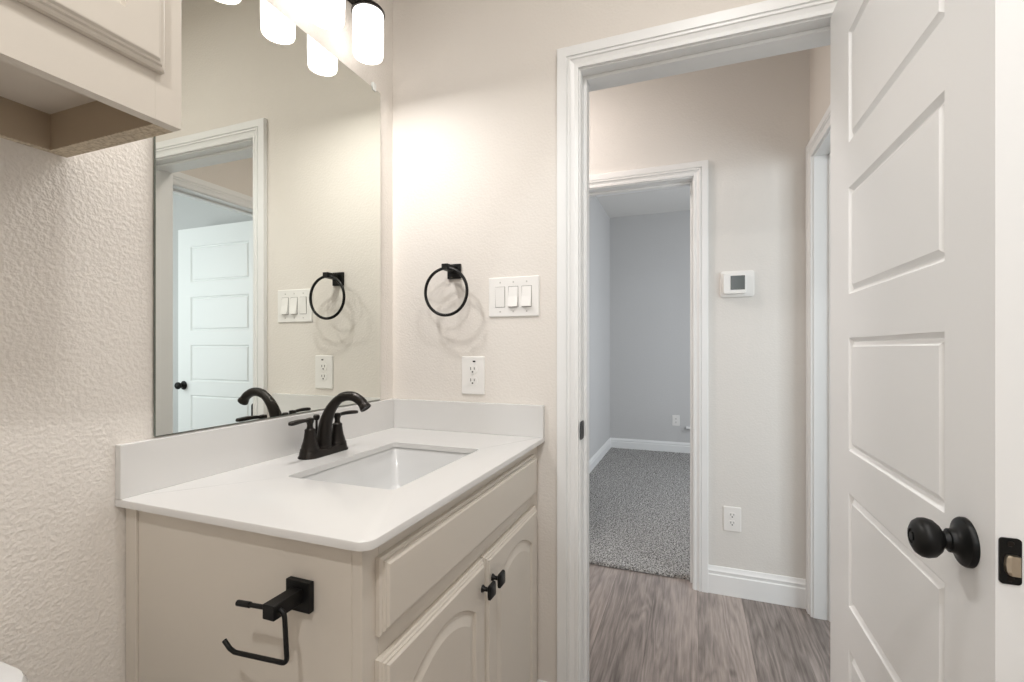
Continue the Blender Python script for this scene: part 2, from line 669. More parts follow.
def door_frame(name, M, u0, u1, top, stop0, stop1, back_casing=True):
    t = thing(name, M((u0 + u1) / 2, WT / 2, 0), kind=ST)
    bm = bmesh.new()
    casing(bm, M, u0, u1, top, -1)
    obj('casing', bm, M_TRIM, t)
    if back_casing:
        bm = bmesh.new()
        casing(bm, M, u0, u1, top, 1)
        obj('casing', bm, M_TRIM, t)
    bm = bmesh.new()

    def lbox(a, b, c, d, e, f, bev=0.0):
        p, q = M(a, c, e), M(b, d, f)
        box(bm, min(p[0], q[0]), max(p[0], q[0]), min(p[1], q[1]), max(p[1], q[1]), e, f, bev)
    j = 0.0006
    lbox(u0 - JT, u0, -0.001, WT + 0.001, 0, top + JT)
    lbox(u1, u1 + JT, -0.001, WT + 0.001, 0, top + JT)
    lbox(u0, u1, -0.001, WT + 0.001, top, top + JT)
    obj('jamb', bm, M_TRIM, t)
    bm = bmesh.new()
    lbox(u0, u0 + 0.011, stop0, stop1, 0, top, 0.002)
    lbox(u1 - 0.011, u1, stop0, stop1, 0, top, 0.002)
    lbox(u0 + 0.011, u1 - 0.011, stop0, stop1, top - 0.011, top, 0.002)
    obj('door_stop', bm, M_TRIM, t)
    return t


MX = lambda y0: (lambda u, v, z: (u, y0 + v, z))
MY = lambda x0: (lambda u, v, z: (x0 + v, u, z))
t1 = door_frame('trim_1', MX(YW), *D1, 0.037, 0.074)
# strike plate in the left jamb
bm = bmesh.new()
P = round_rect(0.0240, 0.028, 0.009)
loft(bm, [[(D1[0] + 0.0004, YW + 0.0120 + a, 0.936 + b) for a, b in P], [(D1[0] + 0.0022, YW + 0.0120 + a, 0.936 + b) for a, b in P]])
sp = obj('strike_plate', bm, M_BLACK, t1)
sp['label'] = 'black latch strike plate'
obj('latch_hole', nbox(D1[0] + 0.0020, D1[0] + 0.0028, YW + 0.010, YW + 0.024, 0.923, 0.949), M_DARK, sp)
t2 = door_frame('trim_2', MX(YH), *D2, 0.056, 0.093)
t3 = door_frame('trim_3', MY(XR), *D3, 0.056, 0.093)

# ------------------------------------------------------------------ baseboards
BB = [(0.0, 0.0), (0.0145, 0.0), (0.0145, 0.090), (0.0105, 0.0945), (0.0105, 0.1035), (0.0125, 0.1055), (0.0125, 0.1105), (0.0085, 0.1150), (0.0070, 0.126), (0.0045, 0.131), (0.0, 0.131)]


def baseboard(name, A, B, nrm):
    """from A to B (x,y) along a wall whose room-side normal is nrm"""
    bm = bmesh.new()
    L = [[(P[0] + nrm[0] * d, P[1] + nrm[1] * d, z) for d, z in BB] for P in (A, B)]
    loft(bm, L)
    return tag(obj(name, bm, M_TRIM, smooth=True), kind=ST)


o1 = CW + 0.005
baseboard('baseboard_hall', (D2[1] + o1, YH), (XR, YH), (0, -1))
baseboard('baseboard_hall', (-3.0, YH), (D2[0] - o1, YH), (0, -1))
baseboard('baseboard_front', (-0.464, YW), (D1[0] - o1, YW), (0, -1))
baseboard('baseboard_left', (XL, YBACK), (XL, 0.580), (1, 0))
baseboard('baseboard_right', (XR, YBACK), (XR, YW), (-1, 0))
baseboard('baseboard_bedroom', (XB0, YB1), (1.75, YB1), (0, -1))
baseboard('baseboard_bedroom', (XB0, YH + WT), (XB0, YB1), (1, 0))
baseboard('baseboard_side_room', (XR + WT, YH), (2.9, YH), (0, -1))

# ------------------------------------------------------------------ bedroom window (back wall)
wn = thing('window_1', ((WX0 + WX1) / 2, YB1 + 0.07, WZ0), kind=ST)
obj('window_stool', nbox(WX0 - 0.045, WX1 + 0.045, YB1 - 0.045, YB1 + 0.10, WZ0 - 0.018, WZ0, 0.004), M_TRIM, wn)
bm = bmesh.new()
y0, y1 = YB1 + 0.085, YB1 + 0.125
box(bm, WX0, WX0 + 0.045, y0, y1, WZ0, WZ1, 0.003)
box(bm, WX1 - 0.045, WX1, y0, y1, WZ0, WZ1, 0.003)
box(bm, WX0 + 0.045, WX1 - 0.045, y0, y1, WZ0, WZ0 + 0.05, 0.003)
box(bm, WX0 + 0.045, WX1 - 0.045, y0, y1, WZ1 - 0.045, WZ1, 0.003)
box(bm, WX0 + 0.045, WX1 - 0.045, y0, y1, 1.36, 1.40, 0.003)
obj('window_frame', bm, M_TRIM, wn)
mg = bpy.data.materials.new('window_glass')
mg.use_nodes = True
g = mg.node_tree.nodes['Principled BSDF']
g.inputs['Base Color'].default_value = (0.95, 0.98, 1, 1)
g.inputs['Roughness'].default_value = 0.0
g.inputs['Transmission Weight'].default_value = 1.0
g.inputs['IOR'].default_value = 1.0
obj('pane', nbox(WX0 + 0.045, WX1 - 0.045, YB1 + 0.103, YB1 + 0.107, WZ0 + 0.05, WZ1 - 0.045), mg, wn)


# ------------------------------------------------------------------ five-panel interior doors
def panel_door(parent, M, width, z0, z1, thick, panels, a_in0, a_in1, name='leaf'):
    """M(a,b,c): a across, b depth (0 = front face, negative into the leaf), c height"""
    bm = bmesh.new()
    prof = [(0.0, 0.0), (0.0085, -0.0080), (0.0105, -0.0080), (0.0200, -0.0010), (0.0205, -0.0010)]
    for side in (0, 1):
        Ms = M if side == 0 else (lambda a, b, c: M(a, -thick - b, c))
        zs = [z0] + [(p[1] + q[0]) / 2 for p, q in zip(panels, panels[1:])] + [z1]
        for (c0, c1), (p0, p1) in zip(zip(zs, zs[1:]), panels):
            P = hole_poly(a_in0, a_in1, p0, p1)
            add_ring(bm, Ms, (0, width, c0, c1), P, 0.0)
            add_nest(bm, Ms, P, prof)
    for e in range(4):
        c = [(0, z0), (width, z0), (width, z1), (0, z1)]
        p, q = c[e], c[(e + 1) % 4]
        bm.faces.new([bm.verts.new(M(p[0], 0, p[1])), bm.verts.new(M(q[0], 0, q[1])), bm.verts.new(M(q[0], -thick, q[1])), bm.verts.new(M(p[0], -thick, p[1]))])
    bmesh.ops.remove_doubles(bm, verts=bm.verts, dist=0.00005)
    return obj(name, bm, M_DOOR, parent)


PAN = [(0.245, 0.503), (0.600, 0.860), (0.957, 1.215), (1.315, 1.558), (1.662, 1.917)]


def door_knob(parent, c, n):
    """round knob on a rosette; c on the door face, n outward"""
    bm = bmesh.new()
    lathe(bm, [(0.0315, 0.0), (0.0315, 0.004), (0.0300, 0.0065), (0.0240, 0.0085), (0.0180, 0.0110), (0.0155, 0.0150), (0.0150, 0.0195), (0.0120, 0.0200), (0.0105, 0.026)], c, n, 40)
    r = obj('rosette', bm, M_BLACK, parent, smooth=True)
    bm = bmesh.new()
    lathe(bm, [(0.0085, 0.022), (0.0115, 0.026), (0.0185, 0.030), (0.0240, 0.036), (0.0258, 0.043), (0.0250, 0.049), (0.0212, 0.0545), (0.0145, 0.0582),
               (0.0100, 0.0590), (0.0090, 0.0570), (0.0, 0.0570)], c, n, 40)
    k = obj('knob', bm, M_BLACK, parent, smooth=True)
    return k


d1 = thing('door_1', (0.3344, YW - 0.004, 0.012), kind=ST)
DH, DL = YW - 0.004, 0.7257                      # hinge edge, latch edge
Md = lambda a, b, c: (0.3344 - b, DL + a, c)     # face looks to -X
panel_door(d1, Md, DH - DL, 0.012, 2.046, 0.035, PAN, 0.846 - DL, 1.287 - DL)
KZ = 0.938
k = door_knob(d1, (0.3344, DL + 0.062, KZ), (-1, 0, 0))
lathe_bm = bmesh.new()
lathe(lathe_bm, [(0.0058, 0.0), (0.0058, 0.0022), (0.0032, 0.0026), (0.0, 0.0020)], (0.3344 - 0.0570, DL + 0.062, KZ), (-1, 0, 0), 20)
obj('lock_button', lathe_bm, M_BLACK, k, smooth=True)
door_knob(d1, (0.3344 + 0.035, DL + 0.062, KZ), (1, 0, 0))
bm = bmesh.new()
P = round_rect(0.0102, 0.0270, 0.004)
loft(bm, [[(0.3472 + a, DL - 0.0002, 0.942 + b) for a, b in P], [(0.3472 + a, DL - 0.0022, 0.942 + b) for a, b in P]])
lp = obj('latch_plate', bm, M_BLACK, d1)
lp['label'] = 'black latch plate on the door edge'
# sloped latch bolt
bm = bmesh.new()
ZL = 0.9385
prof = [(-0.0065, 0.0), (-0.0055, 0.004), (-0.002, 0.0070), (0.0060, 0.0080), (0.0060, 0.0)]
loops = []
for dz, sc in ((-0.0115, 0.55), (-0.008, 0.85), (0, 1.0), (0.008, 0.85), (0.0115, 0.55)):
    loops.append([(0.3472 + x * (1 if x > 0 else sc), DL - 0.0022 - y * 0.9, ZL + dz) for x, y in prof])
loft(bm, loops)
obj('latch_bolt', bm, M_NICKEL, lp)
for dz in (0.0205, -0.0205):
    b2 = bmesh.new()
    lathe(b2, [(0.0034, 0), (0.0030, 0.0008), (0.0, 0.0010)], (0.3472, DL - 0.0022, 0.942 + dz), (0, -1, 0), 14)
    obj('screw', b2, M_BRONZE, lp, smooth=True)
for z in (0.25, 1.03, 1.82):
    b2 = bmesh.new()
    lathe(b2, [(0.0055, 0), (0.0055, 0.09), (0.003, 0.094)], (0.3344 + 0.041, YW - 0.0065, z), (0, 0, 1), 12)
    box(b2, 0.3344 + 0.010, 0.3344 + 0.034, YW - 0.0042, YW - 0.0022, z, z + 0.09)
    obj('hinge', b2, M_BLACK, d1, smooth=True)

# door standing open in the side room (seen in the mirror)
d2 = thing('door_2', (XR + WT + 0.005, 2.36, 0.012), kind=ST)
LX0, LX1, LY = 0.640, 1.462, 2.335
Me = lambda a, b, c: (LX1 - a, LY - b, c)
panel_door(d2, Me, LX1 - LX0, 0.016, 2.046, 0.035, PAN, 0.130, LX1 - LX0 - 0.125)
door_knob(d2, (LX1 - 0.062, LY, 0.925), (0, -1, 0))

# ------------------------------------------------------------------ vanity cabinet
XF = -0.465            # face frame front
YV0, YV1 = 0.585, YW - 0.001
ZC0, ZC1 = 0.8945, 0.9085
vc = thing('vanity_cabinet', ((XL + XF) / 2, (YV0 + YV1) / 2, 0), 'taupe painted vanity cabinet with arched raised panel doors under the white counter', 'cabinet')
obj('side_panel', nbox(XL + 0.0322, XF - 0.0192, YV0, YV0 + 0.016, 0.0, ZC0, 0.0006, 1), M_CAB, vc)
bm = bmesh.new()
box(bm, XL + 0.0015, XL + 0.0320, YV0 - 0.005, YV0 + 0.014, 0, ZC0 - 0.0, 0.002)
obj('scribe_strip', bm, M_CAB, vc)
# face frame with openings
bm = bmesh.new()
x0, x1 = XF - 0.019, XF
box(bm, x0, x1, YV0, YV0 + 0.040, 0.10, ZC0, 0.0008, 1)
box(bm, x0, x1, 1.377, YV1, 0.10, ZC0, 0.0008, 1)
box(bm, x0, x1, YV0 + 0.040, 1.377, 0.845, ZC0)
box(bm, x0, x1, YV0 + 0.040, 1.377, 0.700, 0.745)
box(bm, x0, x1, YV0 + 0.040, 1.377, 0.10, 0.145)
obj('face_frame', bm, M_CAB, vc)
obj('toe_kick', nbox(XF - 0.085, XF - 0.070, YV0 + 0.016, YV1, 0.0, 0.105), M_CAB, vc)
bm = bmesh.new()
box(bm, XL + 0.002, XF - 0.019, YV1 - 0.016, YV1, 0.0, ZC0)
box(bm, XL + 0.002, XF - 0.019, YV0 + 0.016, YV1 - 0.016, 0.10, 0.116)
box(bm, XL + 0.002, XL + 0.012, YV0 + 0.016, YV1 - 0.016, 0.116, ZC0)
obj('carcass', bm, M_CAB, vc)
EDGE = [(0.0, -0.0185), (0.0, -0.0105), (0.0025, -0.0085), (0.0055, -0.0080), (0.0070, -0.0045), (0.0100, -0.0040), (0.0125, -0.0005), (0.0140, 0.0)]


def front_edge(bm, M, rect):
    add_edge(bm, M, rect, EDGE)
    a0, a1, c0, c1 = rect
    return (a0 + 0.014, a1 - 0.014, c0 + 0.014, c1 - 0.014)


Mv = lambda a, b, c: (XF + 0.0190 + b, a, c)
bm = bmesh.new()
r = front_edge(bm, Mv, (0.616, 1.396, 0.740, 0.863))
bm.faces.new([bm.verts.new(Mv(a, 0, c)) for a, c in ((r[0], r[2]), (r[1], r[2]), (r[1], r[3]), (r[0], r[3]))])
bmesh.ops.remove_doubles(bm, verts=bm.verts, dist=0.00005)
obj('false_drawer_front', bm, M_CAB, vc)
RAISE = [(0.0, 0.0), (0.0030, -0.0055), (0.0060, -0.0065), (0.0095, -0.0065), (0.0120, -0.0050), (0.0300, 0.0000), (0.0315, 0.0)]


def cab_door(parent, M, rect, arch, stile=0.056, rail=0.056, gap=None):
    bm = bmesh.new()
    r = front_edge(bm, M, rect)
    P = hole_poly(rect[0] + stile, rect[1] - stile, rect[2] + rail, rect[3] - rail + (0.012 if arch else 0), arch)
    add_ring(bm, M, r, P, 0.0)
    add_nest(bm, M, P, RAISE)
    bmesh.ops.remove_doubles(bm, verts=bm.verts, dist=0.00005)
    return obj('door', bm, M_CAB, parent)


def square_knob(parent, y, z, x):
    bm = bmesh.new()
    lathe(bm, [(0.0085, 0.0), (0.0080, 0.002), (0.0048, 0.007), (0.0048, 0.016), (0.0085, 0.0205)], (x, y, z), (1, 0, 0), 20)
    P = round_rect(0.0165, 0.0165, 0.005)
    Pc = round_rect(0.0135, 0.0135, 0.004)
    loft(bm, [[(x + 0.0190, y + a, z + b) for a, b in Pc], [(x + 0.0215, y + a, z + b) for a, b in P], [(x + 0.0260, y + a, z + b) for a, b in P], [(x + 0.0285, y + a, z + b) for a, b in Pc]])
    k = obj('knob', bm, M_BLACK, parent, smooth=True)
    k['label'] = 'square black knob'
    return k


dl = cab_door(vc, Mv, (0.615, 1.0035, 0.125, 0.703), 0.052)
dr = cab_door(vc, Mv, (1.0075, 1.397, 0.125, 0.703), 0.052)
square_knob(dl, 0.980, 0.645, XF + 0.0185)
square_knob(dr, 1.037, 0.645, XF + 0.0185)

# ------------------------------------------------------------------ countertop with backsplashes
ct = thing('countertop', (-0.72, 1.0, ZC0), 'white quartz vanity countertop with backsplash and side splash', 'countertop')
CX0, CX1, CY0, CY1 = XL + 0.0005, -0.4385, 0.5635, YW - 0.0005
SK = (-0.696, 0.9990, 0.141, 0.2040)      # sink centre and half sizes
bm = bmesh.new()
hole = [(SK[0] + a, SK[1] + b) for a, b in round_rect(SK[2], SK[3], 0.014, 5)]
# outer loop matched point for point to the hole, front-left corner rounded
cxm, cym = (CX0 + CX1) / 2, (CY0 + CY1) / 2


def outer_loop(d):
    out = []
    x0_, x1_, y0_, y1_ = CX0, CX1 - d, CY0 + d, CY1
    cr = {0: 0.002, 1: 0.0005, 2: 0.0005, 3: 0.024 - d}
    corners = [(x1_, y1_), (x0_, y1_), (x0_, y0_), (x1_, y0_)]
    dirs = [(-1, -1), (1, -1), (1, 1), (-1, 1)]
    for q in range(4):
        rr = cr[q]
        c = (corners[q][0] + dirs[q][0] * rr, corners[q][1] + dirs[q][1] * rr)
        for i in range(6):
            a = math.radians(90 * q + 90 * i / 5)
            out.append((c[0] + rr * math.cos(a), c[1] + rr * math.sin(a)))
    return out


E3 = [(0.0, ZC0), (0.0, ZC1 - 0.004), (0.0012, ZC1 - 0.0012), (0.004, ZC1)]
loops = [[(x, y, z) for x, y in outer_loop(d)] for d, z in E3]
loops.append([(x, y, ZC1) for x, y in hole])
loops.append([(x, y, ZC0) for x, y in hole])
loops.append([(x, y, ZC0) for x, y in outer_loop(0.0)])
loft(bm, loops, cap0=False, cap1=False)
bmesh.ops.remove_doubles(bm, verts=bm.verts, dist=0.00002)
obj('worktop', bm, M_QUARTZ, ct, smooth=True)
ZB = 1.0100
BT = 0.0160
obj('backsplash', nbox(CX0, CX0 + BT, CY0, CY1 - 0.0005, ZC1, ZB, 0.0012), M_QUARTZ, ct)
obj('backsplash', nbox(CX0 + BT + 0.0004, CX1 - 0.001, CY1 - BT, CY1, ZC1, ZB, 0.0012), M_QUARTZ, ct)

# ------------------------------------------------------------------ undermount sink
sk = thing('sink', (SK[0], SK[1], ZC0 - 0.15), 'white rectangular undermount basin with sloping walls set in the counter', 'sink')
bm = bmesh.new()
Zr = ZC0 - 0.0005


def rr_loop(hx, hy, r, z, dx=0, dy=0):
    return [(SK[0] + dx + a, SK[1] + dy + b, z) for a, b in round_rect(hx, hy, r, 6)]


L = [rr_loop(SK[2] + 0.022, SK[3] + 0.022, 0.02, Zr), rr_loop(SK[2] + 0.005, SK[3] + 0.005, 0.016, Zr), rr_loop(SK[2] + 0.002, SK[3] + 0.002, 0.018, Zr - 0.006),
     rr_loop(SK[2] - 0.012, SK[3] - 0.018, 0.020, Zr - 0.060), rr_loop(SK[2] - 0.026, SK[3] - 0.038, 0.022, Zr - 0.108), rr_loop(SK[2] - 0.044, SK[3] - 0.070, 0.034, Zr - 0.124),
     rr_loop(SK[2] - 0.075, SK[3] - 0.110, 0.030, Zr - 0.131), rr_loop(0.022, 0.022, 0.0215, Zr - 0.136)]
L2 = [rr_loop(0.026, 0.026, 0.0255, Zr - 0.148), rr_loop(SK[2] - 0.050, SK[3] - 0.070, 0.034, Zr - 0.138), rr_loop(SK[2] + 0.005, SK[3] - 0.001, 0.03, Zr - 0.07), rr_loop(SK[2] + 0.022, SK[3] + 0.022, 0.02, Zr - 0.012)]
loft(bm, L + L2 + [L[0]], cap0=False, cap1=False)
bmesh.ops.remove_doubles(bm, verts=bm.verts, dist=0.00002)
obj('basin', bm, M_PORC, sk, smooth=True)
bm = bmesh.new()
lathe(bm, [(0.0235, 0.0), (0.0235, 0.003), (0.020, 0.005), (0.017, 0.0035), (0.015, 0.004), (0.0, 0.0075)], (SK[0], SK[1], Zr - 0.137), (0, 0, 1), 28)
obj('drain', bm, M_BRONZE, sk, smooth=True)

# ------------------------------------------------------------------ faucet
FX, FY = -0.926, 1.0085
fc = thing('faucet', (FX, FY, ZC1), 'dark bronze two handle faucet with high curved spout on the counter', 'faucet')
bm = bmesh.new()
b0 = [(FX + a, FY + b) for a, b in round_rect(0.0275, 0.0790, 0.0265, 8)]


def sc(P, hx, hy, z):
    return [(FX + a, FY + b, z) for a, b in round_rect(hx, hy, min(hx, hy) - 0.001, 8)]


loft(bm, [sc(0, 0.0275, 0.0800, ZC1), sc(0, 0.0275, 0.0800, ZC1 + 0.003), sc(0, 0.0245, 0.0770, ZC1 + 0.007), sc(0, 0.0235, 0.0760, ZC1 + 0.016), sc(0, 0.0215, 0.0740, ZC1 + 0.0185)])
obj('base', bm, M_BRONZE, fc, smooth=True)
# spout: tapering gooseneck
path = smooth_path([(FX - 0.002, FY, ZC1 + 0.016), (FX + 0.000, FY, ZC1 + 0.050), (FX + 0.008, FY, ZC1 + 0.090), (FX + 0.028, FY, ZC1 + 0.127), (FX + 0.058, FY, ZC1 + 0.152),
                    (FX + 0.092, FY, ZC1 + 0.157), (FX + 0.119, FY, ZC1 + 0.146), (FX + 0.133, FY, ZC1 + 0.131)], 6)
n = len(path)
rad = []
for i in range(n):
    t = i / (n - 1)
    rad.append(0.0215 - 0.0100 * min(1, t / 0.55) + (0.0010 if t > 0.55 else 0))
bm = bmesh.new()
tube(bm, path, rad, 22)
q = path[-1]
dirv = (path[-1] - path[-2]).normalized()
lathe(bm, [(0.0105, -0.010), (0.0130, -0.006), (0.0150, 0.003), (0.0150, 0.0055), (0.0120, 0.0060), (0.0115, 0.004), (0.0, 0.004)], q, dirv, 24)
lathe(bm, [(0.0225, 0), (0.0225, 0.004), (0.0200, 0.008), (0.0190, 0.012)], (FX - 0.002, FY, ZC1 + 0.0170), (0, 0, 1), 26)
obj('spout', bm, M_BRONZE, fc, smooth=True)
bm = bmesh.new()
lathe(bm, [(0.0032, 0), (0.0032, 0.075), (0.0070, 0.078), (0.0085, 0.083), (0.0085, 0.088), (0.0060, 0.091), (0.0, 0.0915)], (FX - 0.026, FY, ZC1 + 0.012), (0, 0, 1), 18)
obj('lift_rod', bm, M_BRONZE, fc, smooth=True)
for s in (-1, 1):
    hy = FY + s * 0.0505
    bm = bmesh.new()
    lathe(bm, [(0.0245, 0), (0.0242, 0.004), (0.0215, 0.008), (0.0208, 0.013), (0.0172, 0.024), (0.0148, 0.036), (0.0130, 0.050), (0.0134, 0.053), (0.0120, 0.0560), (0.0085, 0.058),
               (0.0072, 0.064), (0.0078, 0.070), (0.0095, 0.074), (0.0100, 0.080), (0.0090, 0.084), (0.0, 0.086)], (FX, hy, ZC1 + 0.0175), (0, 0, 1), 26)
    h = obj('handle', bm, M_BRONZE, fc, smooth=True)
    bm = bmesh.new()
    zc = ZC1 + 0.0175 + 0.078
    st = []
    for d, hw, ht, dz in ((0.004, 0.0050, 0.0050, 0.0), (0.014, 0.0045, 0.0045, 0.002), (0.028, 0.0062, 0.0048, 0.003), (0.045, 0.0082, 0.0052, 0.003), (0.062, 0.0085, 0.0052, 0.002), (0.070, 0.0078, 0.0046, 0.0015), (0.073, 0.0050, 0.0030, 0.001)):
        st.append([(FX + a + 0.10 * d, hy + s * d, zc + dz + b) for a, b in round_rect(hw, ht, min(hw, ht) * 0.8, 4)])
    loft(bm, st)
    obj('lever', bm, M_BRONZE, h, smooth=True)

# ------------------------------------------------------------------ mirror
MYa, MYb, MZa, MZb = 0.6300, 1.3665, 1.0125, 2.073
mr = thing('wall_mirror', (XL + 0.003, (MYa + MYb) / 2, MZa), 'large frameless mirror on the left wall above the backsplash', 'mirror')
bm = bmesh.new()
box(bm, XL + 0.0008, XL + 0.006, MYa, MYb, MZa, MZb, 0.0022, 1)
for f in bm.faces:
    f.material_index = 1
bm.normal_update()
for f in bm.faces:
    if abs(f.normal.x - 1) < 1e-3:
        f.material_index = 0
obj('mirror_glass', bm, [M_MIRROR, M_MEDGE], mr)
for y in (0.80, 1.329):
    bm = bmesh.new()
    box(bm, XL + 0.0008, XL + 0.0075, y - 0.009, y + 0.009, MZb + 0.0005, MZb + 0.016, 0.001, 1)
    box(bm, XL + 0.0062, XL + 0.0092, y - 0.009, y + 0.009, MZb - 0.010, MZb + 0.016, 0.001, 1)
    lathe(bm, [(0.0030, 0), (0.0024, 0.001), (0.0, 0.0012)], (XL + 0.0092, y, MZb + 0.009), (1, 0, 0), 12)
    c = obj('clip', bm, M_CLEAR, mr)

# ------------------------------------------------------------------ vanity light
VX = -0.920
vl = thing('vanity_light', (XL, 1.014, 2.26), 'three lamp bath light with glowing white cylinder shades above the mirror', 'lamp')
bm = bmesh.new()
P = round_rect(0.060, 0.235, 0.02)
P = [(b, a) for a, b in P]
P = round_rect(0.2450, 0.0550, 0.012)
loft(bm, [[(XL + 0.0006, 1.014 + a, 2.340 + b) for a, b in P], [(XL + 0.018, 1.014 + a, 2.340 + b) for a, b in P], [(XL + 0.022, 1.014 + a * 0.985, 2.340 + b * 0.94) for a, b in P]])
obj('backplate', bm, M_BRONZE, vl, smooth=True)
for y in (0.842, 1.014, 1.186):
    bm = bmesh.new()
    tube(bm, smooth_path([(XL + 0.020, y, 2.335), (XL + 0.055, y, 2.338), (VX - 0.014, y, 2.330), (VX, y, 2.305), (VX, y, 2.262)], 6), 0.0075, 14)
    obj('arm', bm, M_BRONZE, vl, smooth=True)
    bm = bmesh.new()
    lathe(bm, [(0.0, 0.0), (0.0490, 0.0), (0.0490, 0.006), (0.0440, 0.013), (0.0290, 0.026), (0.0150, 0.034), (0.0110, 0.040), (0.0110, 0.058), (0.0075, 0.062)], (VX, y, 2.206), (0, 0, 1), 32)
    cp = obj('shade_cap', bm, M_BRONZE, vl, smooth=True)
    bm = bmesh.new()
    lathe(bm, [(0.0440, 0.130), (0.0455, 0.127), (0.0455, 0.060), (0.0440, 0.004), (0.0425, 0.0), (0.0400, 0.001), (0.0415, 0.010), (0.0425, 0.060), (0.0425, 0.126)], (VX, y, 2.077), (0, 0, 1), 36, cap=False)
    obj('shade', bm, M_SHADE, cp, smooth=True)
    bm = bmesh.new()
    lathe(bm, [(0.0, 0.0), (0.012, 0.004), (0.021, 0.014), (0.024, 0.028), (0.019, 0.046), (0.012, 0.062), (0.012, 0.086)], (VX, y, 2.114), (0, 0, 1), 20)
    obj('bulb', bm, M_SHADE, cp, smooth=True)

# ------------------------------------------------------------------ ceiling lamps (bath and hall), plus the added fill lamp in mid-bathroom
for nm, x, y, lab in (('ceiling_light', 0.0, -0.60, 'round flush ceiling light above the bath area'), ('ceiling_light', 0.10, 0.50, 'added unseen round fill light above the middle of the bathroom'), ('ceiling_light', -1.0, 2.0, 'round flush ceiling light in the hallway')):
    t = thing(nm, (x, y, 2.67), lab, 'lamp', 'flush ceiling lights')
    bm = bmesh.new()
    lathe(bm, [(0.150, 0.075), (0.150, 0.055), (0.142, 0.048), (0.0, 0.048)], (x, y, 2.665), (0, 0, 1), 40)
    obj('canopy', bm, M_BRONZE, t, smooth=True)
    bm = bmesh.new()
    lathe(bm, [(0.135, 0.047), (0.130, 0.030), (0.100, 0.012), (0.050, 0.003), (0.0, 0.0)], (x, y, 2.664), (0, 0, 1), 40)
    obj('diffuser', bm, M_DIFF, t, smooth=True)

# ------------------------------------------------------------------ wall cabinet over the toilet
UX0, UX1, UY0, UY1, UZ0, UZ1 = XL + 0.001, -0.722, -0.122, 0.488, 1.521, 2.285
uc = thing('wall_cabinet', ((UX0 + UX1) / 2, (UY0 + UY1) / 2, UZ0), 'taupe wall cabinet hanging beside the mirror, its open underside showing', 'cabinet')
bm = bmesh.new()
for ya, yb in ((UY0, UY0 + 0.026), (UY1 - 0.026, UY1)):
    box(bm, UX0, UX1 - 0.019, ya, yb, UZ0 + 0.0012, UZ1)
box(bm, UX0, UX1 - 0.019, UY0 + 0.026, UY1 - 0.026, UZ1 - 0.016, UZ1)
box(bm, UX0, UX0 + 0.012, UY0 + 0.026, UY1 - 0.026, UZ0 + 0.0012, UZ1 - 0.016)
obj('carcass', bm, M_CABIN, uc)
obj('bottom_panel', nbox(UX0 + 0.012, UX1 - 0.019, UY0 + 0.026, UY1 - 0.026, UZ0 + 0.060, UZ0 + 0.076), M_CAB, uc)
obj('side_skin', nbox(UX0, UX1 - 0.0192, UY1 + 0.0002, UY1 + 0.0020, UZ0 + 0.0012, UZ1), M_CAB, uc)
bm = bmesh.new()
for ya, yb in ((UY0, UY0 + 0.026), (UY1 - 0.026, UY1 + 0.002)):
    box(bm, UX0, UX1 - 0.019, ya, yb, UZ0, UZ0 + 0.0012)
box(bm, UX0, UX0 + 0.012, UY0 + 0.026, UY1 - 0.026, UZ0, UZ0 + 0.0012)
obj('raw_edge', bm, M_PBOARD, uc)
bm = bmesh.new()
bx0 = UX1 - 0.019
box(bm, bx0, UX1, UY0, UY0 + 0.038, UZ0, UZ1, 0.0006, 1)
box(bm, bx0, UX1, UY1 - 0.036, UY1 + 0.002, UZ0, UZ1, 0.0006, 1)
box(bm, bx0, UX1, UY0 + 0.038, UY1 - 0.036, UZ0, UZ0 + 0.075)
box(bm, bx0, UX1, UY0 + 0.038, UY1 - 0.036, UZ1 - 0.05, UZ1)
obj('face_frame', bm, M_CAB, uc)
Mu = lambda a, b, c: (UX1 + 0.0190 + b, a, c)
ym = (UY0 + UY1) / 2
cab_door(uc, Mu, (ym + 0.0015, 0.4600, 1.5885, 2.25), 0.045)
cab_door(uc, Mu, (UY0 + 0.0280, ym - 0.0015, 1.5885, 2.25), 0.045)

# ------------------------------------------------------------------ towel ring
TX, TZ = -0.7605, 1.4535
tr = thing('towel_ring', (TX, YW, TZ), 'black towel ring on a square wall mount beside the mirror', 'towel ring')
bm = bmesh.new()
box(bm, TX - 0.0250, TX + 0.0250, YW - 0.009, YW - 0.0004, TZ - 0.0250, TZ + 0.0250, 0.0012)
obj('wall_plate', bm, M_BLACK, tr)
bm = bmesh.new()
box(bm, TX - 0.0115, TX + 0.0115, YW - 0.074, YW - 0.009, TZ - 0.0040, TZ + 0.0160, 0.001)
obj('post', bm, M_BLACK, tr)
bm = bmesh.new()
R = 0.0775
cz = TZ + 0.002 - R
tube(bm, [(TX + R * math.sin(2 * PI * i / 64), YW - 0.064, cz + R * math.cos(2 * PI * i / 64)) for i in range(64)], 0.0051, 12, closed=True)
obj('ring', bm, M_BLACK, tr, smooth=True)

